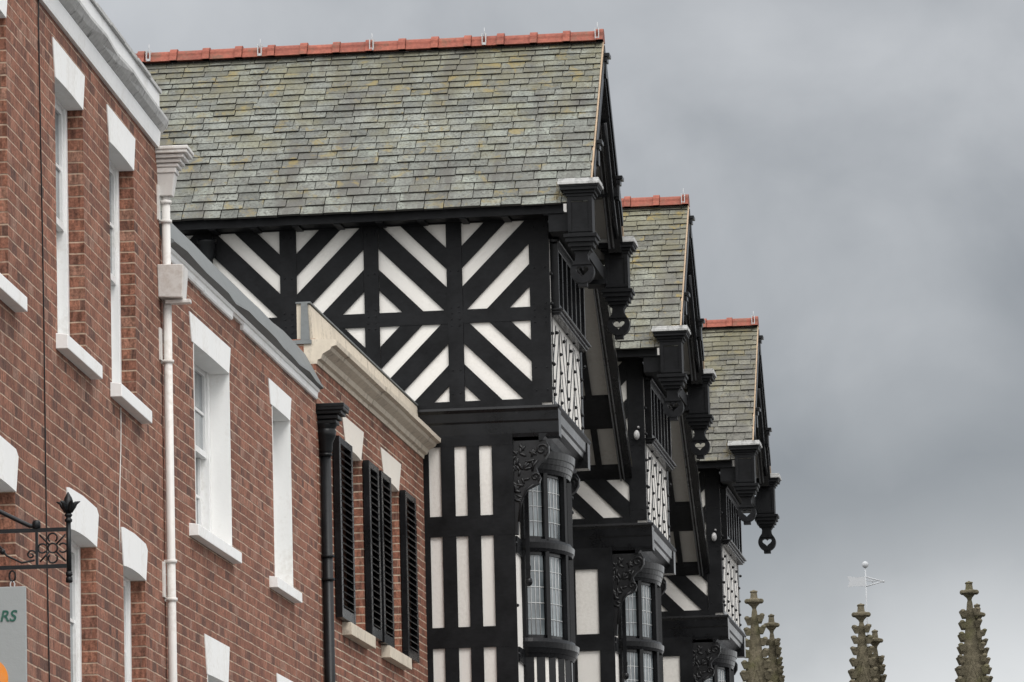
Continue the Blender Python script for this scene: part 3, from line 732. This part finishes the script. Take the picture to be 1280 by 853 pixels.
    for k, zb_ in ((0, .6), (1, 1.1)):        # gable struts
        for sgn in (-1, 1): ff.box(X0, X1, YC + sgn * .45 * (k + 1) - .06, YC + sgn * .45 * (k + 1) + .06, 10.48, 12.05 - .5 * (k + 1))
    for i in range(ncol + 1):
        y = .17 + cw * i
        for z in (9.50, 9.37, 9.19, 9.0, 8.82, 8.70): ff.ball((X1 + .008, y + J(.02) + (cw / 2 if z < 9.45 and z > 9.3 else 0), z + J(.012)), .019, 1.1, 1, 1, 8, 5)
    for z in (9.9, 9.6, 9.3, 9.0, 8.75): ff.ball((X1 + .006, .085, z), .019, 1.1, 1, 1, 8, 5)
    ff.build('front_frame', 'timber_gloss', root)
    # --- casement box on the jettied storey
    cs_ = MB(); ca, cb_ = .20, W - .20
    cs_.box(0, .075, ca, ca + .07, 9.56, 10.23); cs_.box(0, .075, cb_ - .07, cb_, 9.56, 10.23); cs_.box(0, .073, ca + .07, cb_ - .07, 10.16, 10.23)
    cs_.box(0, .073, ca + .07, cb_ - .07, 9.56, 9.62)
    for i in range(1, 6):
        y = ca + .035 + (cb_ - ca - .07) * i / 6; cs_.box(.005, .072, y - .035, y + .035, 9.62, 10.16)
    for p, z0, z1 in ((.125, 9.538, 9.558), (.10, 9.512, 9.538), (.08, 9.49, 9.512), (.10, 10.23, 10.26)): cs_.box(.0, p, ca - p * .7, cb_ + p * .5, z0, z1 - .001)
    cw_ = cs_.build('casement_window', 'timber_gloss', root, .004)
    gp = MB(); gp.box(.022, .03, ca + .05, cb_ - .05, 9.6, 10.18); gp.build('pane', 'glass', cw_)
    # --- jetty beam: moulded, returns along the side
    jb = MB()
    prof = [(-.14, 8.572), (.072, 8.572), (.078, 8.545), (.05, 8.515), (.046, 8.425), (.030, 8.405), (.02, 8.36), (-.03, 8.33), (-.06, 8.28), (-.105, 8.225), (-.14, 8.215)]
    jb.prism(prof, 'y', -.020, W + .020)
    sprof = [(.2, 8.569), (-.058, 8.569), (-.064, 8.545), (-.04, 8.515), (-.036, 8.43), (-.024, 8.41), (-.022, 8.30), (-.014, 8.262), (.2, 8.262)]
    jb.prism(sprof, 'x', XB, .064)
    jb.prism([(W - y, z) for y, z in sprof], 'x', XB, .062)
    jb.box(-.46, -.12, .02, W - .02, 8.19, 8.23)
    jb.build('jetty_beam', 'timber_gloss', root)
    for y in (.06, W - .06): console(root, y)
    # --- lower front
    lf = MB(); lf.box(-.424, -.412, -.006, .10, 0, 8.2); lf.box(-.424, -.398, W - .16, W + .006, 0, 8.2)
    for z0, z1 in ((7.13, 7.3), (6.05, 6.2), (4.9, 5.1), (3.0, 3.4)): lf.box(-.424, -.4, .16, W - .16, z0, z1)
    for y in (.6, W - .65): lf.box(-.424, -.402, y, y + .05, 0, 8.2)
    for z in (7.22, 7.9, 6.6, 6.12, 5.8): lf.ball((-.404, .07, z), .018, 1.1, 1, 1, 8, 5)
    lf.build('lower_front_frame', 'timber_gloss', root)
    bow_window(root)
    # --- roof: deck, slates, ridge
    dk = MB(); t_ = .075
    ny, nz = -UPV[1], UPV[0]
    for sg in (1, -1):
        def q(y, z): return (y if sg == 1 else 2 * YC - y, z)
        poly = [q(EY + .06, EZ + .04), q(YC, RZ - .005), q(YC, RZ - .005 - t_ * 1.45), q(EY + .11, EZ + .01)]
        dk.prism(poly, 'x', XB - .2, XV - .02)
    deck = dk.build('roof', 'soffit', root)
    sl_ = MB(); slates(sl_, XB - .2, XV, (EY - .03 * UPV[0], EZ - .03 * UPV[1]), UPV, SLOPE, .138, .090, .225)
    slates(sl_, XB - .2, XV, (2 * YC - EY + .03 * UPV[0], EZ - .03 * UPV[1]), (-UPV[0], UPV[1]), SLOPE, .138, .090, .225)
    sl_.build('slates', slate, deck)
    rt = MB(); ridge_tiles(rt, XB - .2, XV + .01, YC, RZ + .045); rt.build('ridge_tiles', 'ridge', deck)
    vg = MB()
    for sg in (1, -1):
        def q(y, z): return (y if sg == 1 else 2 * YC - y, z)
        vg.prism([q(EY + .05, EZ + .045), q(YC, RZ + .006), q(YC, RZ - .05), q(EY + .05, EZ - .005)], 'x', XV - .012, XV + (.010 if sg == 1 else .004))
    vg.build('verge', 'verge', deck)
    for i in range(5 if first else 2):
        s = MB(); xx = XV - .05 - 1.17 * i
        zb0 = RZ + .02
        s.box(xx - .022, xx - .014, YC - .12, YC + .12, zb0 - .01, zb0 + .10); s.box(xx + .014, xx + .022, YC - .12, YC + .12, zb0 - .01, zb0 + .10); s.box(xx - .022, xx + .022, YC - .115, YC - .105, zb0 - .02, zb0 + .005)
        s.tube([(xx, YC - .05, zb0 + .08), (xx, YC - .05, zb0 + .17)], .003, 5)
        s.build('ridge_clip', 'chrome', deck)
    ms = MB()
    for i in range(150):
        y_ = EY + random.uniform(.0, .17); z_ = EZ + (y_ - EY) * math.tan(PITCH) + .02; x_ = random.uniform(.12, XV - .02)
        h_ = random.uniform(.015, .07); a_ = J(.02)
        ms.face([(x_ - .004, y_, z_ - .02), (x_ + .004, y_, z_ - .02), (x_ + a_, y_ - .01, z_ + h_)])
    mo = ms.build('moss', 'moss', deck); mo['kind'] = 'stuff'
    # eaves fascia and rafter feet
    ef = MB()
    for sg in (1, -1):
        def yy(v): return v if sg == 1 else 2 * YC - v
        ef.box(XB, .2, min(yy(EY + .05), yy(EY + .09)), max(yy(EY + .05), yy(EY + .09)), EZ - .10, EZ + .03)
        ef.box(XB, .2, min(yy(EY + .09), yy(-.02)), max(yy(EY + .09), yy(-.02)), EZ - .085, EZ - .07)
        x = XB + .2
        while x < .1:
            ef.box(x, x + .07, min(yy(EY + .065), yy(-.03)), max(yy(EY + .065), yy(-.03)), EZ - .112, EZ - .086); x += .42
    ef.build('eaves_fascia', 'timber', root)
    # barge boards with beads
    bb = MB(); beads = []
    for sg in (1, -1):
        def q(y, z): return (y if sg == 1 else 2 * YC - y, z)
        tp = math.tan(PITCH); dz0, dz1 = -.085, -.36
        def line(y, dz): return (y, EZ + (y - EY) * tp + dz)
        bb.prism([q(*line(-.30, dz0)), q(*line(YC - .0005, dz0)), q(*line(YC - .0005, dz1 - .04)), q(*line(-.05, dz1))], 'x', XV - .15, XV - .02 + .001 * sg)
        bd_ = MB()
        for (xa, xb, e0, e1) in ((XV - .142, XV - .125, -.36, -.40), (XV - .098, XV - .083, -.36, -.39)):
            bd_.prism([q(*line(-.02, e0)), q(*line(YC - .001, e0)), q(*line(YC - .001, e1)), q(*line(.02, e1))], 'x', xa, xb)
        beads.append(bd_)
        for (xa, xb, e0, e1) in ((XV - .022, XV + .018, -.045, -.17), (XV - .021, XV + .006, -.30, -.34)):
            bb.prism([q(*line(-.02, e0)), q(*line(YC - .001, e0)), q(*line(YC - .001, e1)), q(*line(.02, e1))], 'x', xa, xb)
        bb.tube([(XV - .05, q(*line(y_, -.4))[0], line(y_, -.40 - .10 * math.sin((y_ - .1) * 3.0))[1]) for y_ in (.12, .35, .6, .85, 1.1)], .03, 8)
    bo = bb.build('barge_board', 'timber_gloss', root)
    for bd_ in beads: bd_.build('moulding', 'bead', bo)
    # purlin ends with caps
    for y_ in (.42, YC, W - .42):
        z_ = EZ + (min(y_, W - y_) - EY) * math.tan(PITCH) - .30
        pe = MB(); pe.box(.0, XV + .02, y_ - .07, y_ + .07, z_ - .06, z_ + .12); pe.box(XV - .01, XV + .07, y_ - .09, y_ + .09, z_ + .12, z_ + .16); pe.box(XV - .01, XV + .045, y_ - .08, y_ + .08, z_ + .07, z_ + .119); pe.box(XV - .01, XV + .03, y_ - .06, y_ + .06, z_ - .09, z_ + .069)
        pe.build('purlin_end', 'timber_gloss', root, .005)
    # eaves brackets reaching from the wall to the pendants
    br = MB()
    for y0, y1 in ((-.45, -.02), (W + .02, W + .45)):
        br.box(.05, .27, y0 + .10, y1 - .02, 10.25, 10.44)
    br.box(.03, .26, -.02, W + .02, 10.28, 10.42)
    br.build('eaves_bracket', 'timber', root)
    pendant(root, .375, -.33); pendant(root, .375, W + .33)
    # black rainwater pipe at the far corner
    dp_ = MB(); xp, yp = -.28, W + .16
    dp_.tube([(xp + .09, yp, 8.3), (xp + .09, yp, 7.75), (xp + .08, yp, 7.62), (xp + .0, yp, 7.42), (xp - .015, yp, 7.3), (xp - .015, yp, 5), (xp - .015, yp, 0)], .036, 12)
    d_ = dp_.build('downpipe', 'iron', root)
    for z in (8.0, 7.85, 6.6):
        cl = MB(); xo = xp + (.09 if z > 7.7 else -.015); cl.lathe([(.036, z - .02), (.052, z - .015), (.052, z + .015), (.036, z + .02)], xo, yp, 12)
        cl.box(xo - .1, xo + .02, W + .02, yp, z - .018, z + .018); cl.build('collar', 'iron', d_)
    if first:
        hp = MB(); x_ = -3.42
        hp.lathe([(.04, 10.05), (.055, 10.15), (.085, 10.2), (.085, 10.32), (.1, 10.33), (.1, 10.36)], x_, -.12, 12)
        hp.tube([(x_, -.12, 10.07), (x_ - .02, -.12, 9.98), (x_ - .18, -.1, 9.82), (x_ - .2, -.1, 9.6), (x_ - .2, -.1, 6.0)], .036, 10)
        hp.build('rainwater_hopper', 'iron', root)
    else:
        lp = MB(); lp.ball((-.075, -.09, 9.57), .042, .8, 1.1, 1.35, 14, 10); lp.tube([(-.055, -.02, 9.66), (-.055, -.10, 9.66)], .012, 8); lp.build('wall_lamp', 'lamp', root)
    return root

timber_house((0, 0), 'nearest black and white gabled house, its whole striped side wall in view', 'slate', True, .05)
timber_house((.175, 7.90), 'middle of the black and white gabled houses, its roof brown with orange lichen', 'slate_b', False, .0, -.31)
timber_house((.407, 15.66), 'farthest black and white gabled house, its heart pendant against the sky', 'slate_c', False, .05, -.655)

# ------------------------------------------------------------------ recessed gables between them
def recessed(off, y0, y1, label):
    root = empty('recessed_timber_house', loc(HT, off[0], off[1], off[2]), HT[1], label, 'house', 'recessed bays between the big gables')
    ym = y0 + .12; za, zr_ = 8.90, 8.90 + (y1 - ym) * .73
    c = MB(); c.prism([(y0 + .05, 0), (y1 - .05, 0), (y1 - .05, za - .05), (ym, zr_ - .12), (y0 + .05, zr_ - .14)], 'x', XB + .5, -1.6); c.build('wall', 'plaster', root)
    d_ = MB()
    for sg in (1,):
        q = lambda y, z: (y if sg == 1 else 2 * ym - y, z)
        d_.prism([q(y1 - .02, za), q(ym, zr_), q(ym, zr_ - .06), q(y1 - .02, za - .06)], 'x', XB + .4, -.13)
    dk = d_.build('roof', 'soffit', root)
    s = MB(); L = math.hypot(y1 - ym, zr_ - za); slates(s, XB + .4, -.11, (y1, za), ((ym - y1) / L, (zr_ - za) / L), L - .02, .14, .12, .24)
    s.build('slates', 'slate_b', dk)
    fl = MB(); fl.prism([(ym - .1, zr_ + .16), (ym + .12, zr_ - .06), (ym + .12, zr_ - .08), (ym - .1, zr_ - .08)], 'x', XB + .4, -.13); fl.build('flashing', 'lead', dk)
    t = MB()
    for sg in (1,):
        q = lambda y, z: (y if sg == 1 else 2 * ym - y, z)
        def on(y, dz): return q(y, za + (y1 - y) * .73 + dz)
        ya, yb = ym, y1 - .06
        for (xa, xb) in ((-.515, -.445), (-.78, -.71), (-1.05, -.98), (-1.32, -1.25)): t.prism([on(ya, -.055), on(yb, -.055), on(yb, -.12), on(ya, -.12)], 'x', xa, xb)
        for (zc, h_) in ((9.53, .14), (8.945, .055)):
            yc_ = y1 - (zc - za) / .73; hy = h_ / .73
            t.prism([on(yc_ - hy, -.05), on(yc_ + hy, -.05), on(yc_ + hy, -.125), on(yc_ - hy, -.125)], 'x', -1.6, -.26)
    t.build('rafter', 'timber', root)
    b = MB(); b2m = MB()
    for sg in (1,):
        q = lambda y, z: (y if sg == 1 else 2 * ym - y, z)
        def on(y, dz): return q(y, za + (y1 - y) * .73 + dz)
        ya, yb = ym + .0005, y1 - .03
        b.prism([on(ya, -.03), on(yb, -.03), on(yb, -.15), on(ya, -.15)], 'x', -.255, -.115)
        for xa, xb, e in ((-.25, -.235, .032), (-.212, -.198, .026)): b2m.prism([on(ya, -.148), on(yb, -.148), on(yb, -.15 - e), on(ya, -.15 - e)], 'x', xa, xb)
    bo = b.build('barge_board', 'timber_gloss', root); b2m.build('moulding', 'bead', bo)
    f = MB()
    for i in range(8): f.box(-1.604, -1.575, y0 + .06 + (y1 - y0 - .3) * i / 7, y0 + .24 + (y1 - y0 - .3) * i / 7, 0, za + .1)
    for z in (3.4, 5.6, 7.3, 8.4): f.box(-1.604, -1.572, y0 + .07, y1 - .07, z, z + .2)
    f.build('front_frame', 'timber', root)
    return root
recessed((.145, 0, 0), 3.34, 7.88, 'dark recessed bay under a sloping soffit between the nearest and middle gabled houses')
recessed((.375, 7.9, -.33), 3.34, 7.72, 'dark recessed bay under a sloping soffit between the middle and farthest gabled houses')

# ------------------------------------------------------------------ hanging sign on the nearest wall
sy = -6.0
sb = empty('sign_bracket', loc(HB1, 0, sy, 4.25), HB1[1], 'black wrought iron sign bracket with scrollwork and lotus bud finial', 'sign bracket')
def ir(name, mb): return mb.build(name, 'iron', sb)
r_ = MB(); r_.box(-.02, 1.345, -.008, .008, .085, .103); r_.box(-.02, 1.345, -.008, .008, -.085, -.067); r_.box(1.195, 1.207, -.007, .007, -.066, .084); ir('rail', r_)
p_ = MB(); p_.tube([(1.35, 0, -.10), (1.35, 0, .13)], .0115, 10)
p_.lathe([(.011, -.125), (.016, -.12), (.016, -.108), (.011, -.1)], 1.35, 0, 12); p_.lathe([(.011, -.155), (.017, -.15), (.015, -.13), (.009, -.125)], 1.35, 0, 12)
p_.lathe([(.011, .125), (.018, .13), (.018, .14), (.012, .145), (.012, .15), (.018, .156), (.018, .163), (.011, .17)], 1.35, 0, 12); ir('post', p_)
fi = MB(); fi.lathe([(.010, .165), (.024, .19), (.026, .21), (.018, .24), (.002, .268)], 1.35, 0, 12)
for k in range(6):
    a = math.pi * k / 3; ca_, sa = math.cos(a), math.sin(a)
    fi.tube([(1.35 + ca_ * .012, sa * .012, .172), (1.35 + ca_ * .026, sa * .026, .20), (1.35 + ca_ * .036, sa * .036, .215), (1.35 + ca_ * .056, sa * .056, .222)], [.007, .012, .010, .002], 6)
ir('finial', fi)
sc = MB(); cx = 1.275
sc.tube([(cx + .022 * math.cos(a), 0, .009 + .022 * math.sin(a)) for a in [2 * math.pi * i / 20 for i in range(20)]], .0045, 6, True)
for k in range(4):
    a = math.pi / 4 + k * math.pi / 2
    sc.tube([(cx + math.cos(a) * .024, 0, .009 + math.sin(a) * .024), (cx + math.cos(a) * .085, 0, .009 + math.sin(a) * .088)], .0045, 6)
    a = k * math.pi / 2; px, pz = cx + math.cos(a) * .048, .009 + math.sin(a) * .048
    sc.tube([(px + .021 * math.cos(b + a), 0, pz + .021 * math.sin(b + a)) for b in [-2.5 + 5.0 * i / 14 for i in range(15)]], .0045, 6)
sc.tube([(1.175 + .024 * (1 - i / 26) * math.cos(i * .36), 0, -.02 + .024 * (1 - i / 26) * math.sin(i * .36)) for i in range(24)], .0045, 6)
sc.tube([(1.19, 0, -.045), (1.13, 0, -.055), (1.06, 0, -.02), (1.0, 0, .06)], .0055, 6); sc.ball((1.04, 0, .0), .014)
ir('scrollwork', sc)
sr_ = MB(); sr_.tube([(1.21, 0, .115), (1.17, 0, .115), (1.13, 0, .135), (.0, 0, .72)], .0105, 8); sr_.lathe([(.012, .10), (.02, .105), (.02, .13), (.014, .14)], 1.2, 0, 10); ir('stay_rod', sr_)
hk = MB()
for xx in (1.085, .45): hk.tube([(xx + .014 * math.cos(a), 0, -.115 + .024 * math.sin(a)) for a in [2 * math.pi * i / 16 for i in range(16)]], .0045, 6, True)
ir('hook', hk)
sg_ = empty('hanging_sign', loc(HB1, .74, sy, 3.6), HB1[1], 'pale grey hanging sign with green letters and orange disc under iron bracket', 'sign')
bd = MB(); bd.box(-.42, .408, -.012, .012, -.40, .485); bd.build('board', 'sign_face', sg_, .003)
ey = MB(); 
for xx in (.345, -.29): ey.tube([(xx + .010 * math.cos(a), 0, .495 + .016 * math.sin(a)) for a in [2 * math.pi * i / 16 for i in range(16)]], .0035, 6, True)
ey.build('eye_ring', 'chrome', sg_)
tcu = bpy.data.curves.new('lettering', 'FONT'); tcu.body = 'RS'; tcu.size = .072; tcu.shear = .22; tcu.extrude = .001; tcu.offset = .0012; tcu.align_x = 'RIGHT'
to = bpy.data.objects.new('lettering_source', tcu); C.objects.link(to)
bpy.context.view_layer.update()
me = bpy.data.meshes.new_from_object(to.evaluated_get(bpy.context.evaluated_depsgraph_get())); me.name = 'lettering'
bpy.data.objects.remove(to); me.materials.clear(); me.materials.append(MT['sign_green'])
lo = bpy.data.objects.new('lettering', me); C.objects.link(lo); lo.parent = sg_; lo.location = (.362, -.0145, .325); lo.rotation_euler = (rad(90), 0, 0)
dc = MB(); dc.prism([(.225 + .098 * math.cos(2 * math.pi * i / 40), .06 + .098 * math.sin(2 * math.pi * i / 40)) for i in range(40)], 'y', -.016, -.011); dc.build('disc', 'sign_orange', sg_)

# ------------------------------------------------------------------ cathedral tower far off
TB = empty('church_tower', (12.9, 194.5, 0), 0, 'distant sandstone church tower with crocketed pinnacles against the sky', 'tower')
tw = MB(); tw.box(-5.6, 5.8, -5.6, 5.8, -.1, 15.6); tw.box(-5.75, 5.95, -5.75, 5.95, 15.1, 15.35)
x = -5.6
while x < 5.6: tw.box(x, x + .55, -5.62, -5.3, 15.6, 16.05); x += 1.0
tw.build('wall', 'sandstone', TB)
def pinnacle(x, y, ztip, yaw=0.0, s=1.0):
    random.seed(int(x * 100) & 1023)
    m = MB(); ax, ay = x - 12.9, y - 194.5; zb = 15.3; H = ztip - zb
    def hw(z): return s * (.09 + (ztip - .75 - z) * .098)
    z1 = ztip - .80
    zs = 17.45 if s == 1 else ztip - 3.3
    m.lathe([(hw(zs) * 1.0, zs), (hw((zs + z1) / 2), (zs + z1) / 2), (hw(z1), z1), (.07 * s, z1 + .12), (.10 * s, z1 + .2), (.22 * s, z1 + .33), (.27 * s, z1 + .36), (.27 * s, z1 + .45), (.13 * s, z1 + .5), (.11 * s, z1 + .70), (.14 * s, z1 + .74), (.12 * s, z1 + .77), (.02, ztip)], ax, ay, 4, True)
    b0 = hw(zs)
    m.box(ax - b0 * 1.12, ax + b0 * 1.12, ay - b0 * 1.12, ay + b0 * 1.12, zb - 1.0, zs + .02)
    for sx, sy_ in ((0, -1), (1, 0), (-1, 0)):       # gablets at the foot of the spire
        t = .09
        pts = [(-b0 * 1.05, zs - .75), (b0 * 1.05, zs - .75), (0, zs + .35)]; ins = [(-b0 * .75, zs - .75), (b0 * .75, zs - .75), (0, zs + .05)]
        if sy_: 
            m.hull([(ax + u, ay - b0 * 1.2, z) for u, z in (pts[0], ins[0], ins[2], pts[2])], [(ax + u, ay - b0 * 1.02, z) for u, z in (pts[0], ins[0], ins[2], pts[2])])
            m.hull([(ax + u, ay - b0 * 1.2, z) for u, z in (pts[2], ins[2], ins[1], pts[1])], [(ax + u, ay - b0 * 1.02, z) for u, z in (pts[2], ins[2], ins[1], pts[1])])
        else:
            m.prism([(ay + u, z) for u, z in pts], 'x', ax + sx * b0 * 1.0, ax + sx * b0 * 1.22)
    for cx_, cy_ in ((-1, -1), (1, -1), (1, 1), (-1, 1)):
        z = zs - .55
        while z < z1 - .05:
            h_ = hw(max(z, zs)); r = (.14 if z > zs else .16) * s
            px, py = ax + cx_ * (h_ + r * .55), ay + cy_ * (h_ + r * .55)
            m.hull([(px + a * r * .8, py + b * r * .8, z - r * 1.1) for a, b in ((-.6, -.6), (.6, -.6), (.6, .6), (-.6, .6))], [(px + a * r + cx_ * .03, py + b * r, z + r * .7 + J(.03)) for a, b in ((-1, -1), (1, -1), (1, 1), (-1, 1))])
            m.ball((px + cx_ * r * .5, py + cy_ * r * .4, z + r * .55), r * .72, 1, 1, .8, 7, 5)
            z += .41 * s + J(.03)
    for a, b in ((-1, 0), (1, 0), (0, -1), (0, 1)): m.ball((ax + a * .25 * s, ay + b * .25 * s, z1 + .40), .11 * s, 1, 1, .9, 7, 5)
    m.ball((ax, ay, ztip - .05), .06, 1, 1, 1.2, 8, 6)
    # little wall-head turret below keeps the pinnacle standing on the tower
    return m.build('pinnacle', 'sandstone', TB)
for (x, y, z, s) in ((8.60, 189.3, 20.44, 1.0), (9.27, 190.5, 19.66, .85), (12.50, 189.4, 19.86, 1.0), (13.06, 190.6, 19.0, .85), (16.47, 189.3, 20.57, 1.0), (16.85, 190.6, 19.86, .85)): pinnacle(x, y, z, s=s)
wv = empty('weathervane', (12.86, 191.6, 17.6), 0, 'pale banner weathervane with ball on a thin pole above the church pinnacles', 'weathervane')
pl = MB(); pl.tube([(.0, 0, -1.9), (0, 0, 1.9), (0, 0, 3.85)], [.035, .026, .02], 8); pl.build('pole', 'vane', wv)
bl = MB(); bl.ball((0, 0, 3.92), .125, 1, 1, 1, 16, 12); bl.build('ball', 'vane', wv)
fl = MB(); z = 3.28
fl.prism([(-.02, z - .17), (-.02, z + .2), (-.3, z + .17), (-.42, z + .18), (-.68, z + .23), (-.6, z + .02), (-.68, z - .18), (-.4, z - .15)], 'y', -.012, .012)
fl.build('flag', 'vane', wv)
ar = MB(); ar.tube([(0, 0, z + .19), (.25, 0, z + .11), (.63, 0, z)], .026, 6); ar.tube([(0, 0, z - .17), (.25, 0, z - .1), (.63, 0, z)], .026, 6); ar.tube([(.0, 0, z + .05), (.4, 0, z + .02)], .02, 6); ar.tube([(.1, 0, z + .15), (.3, 0, z - .08)], .015, 6); ar.ball((.66, 0, z), .045); ar.build('arrow', 'vane', wv)
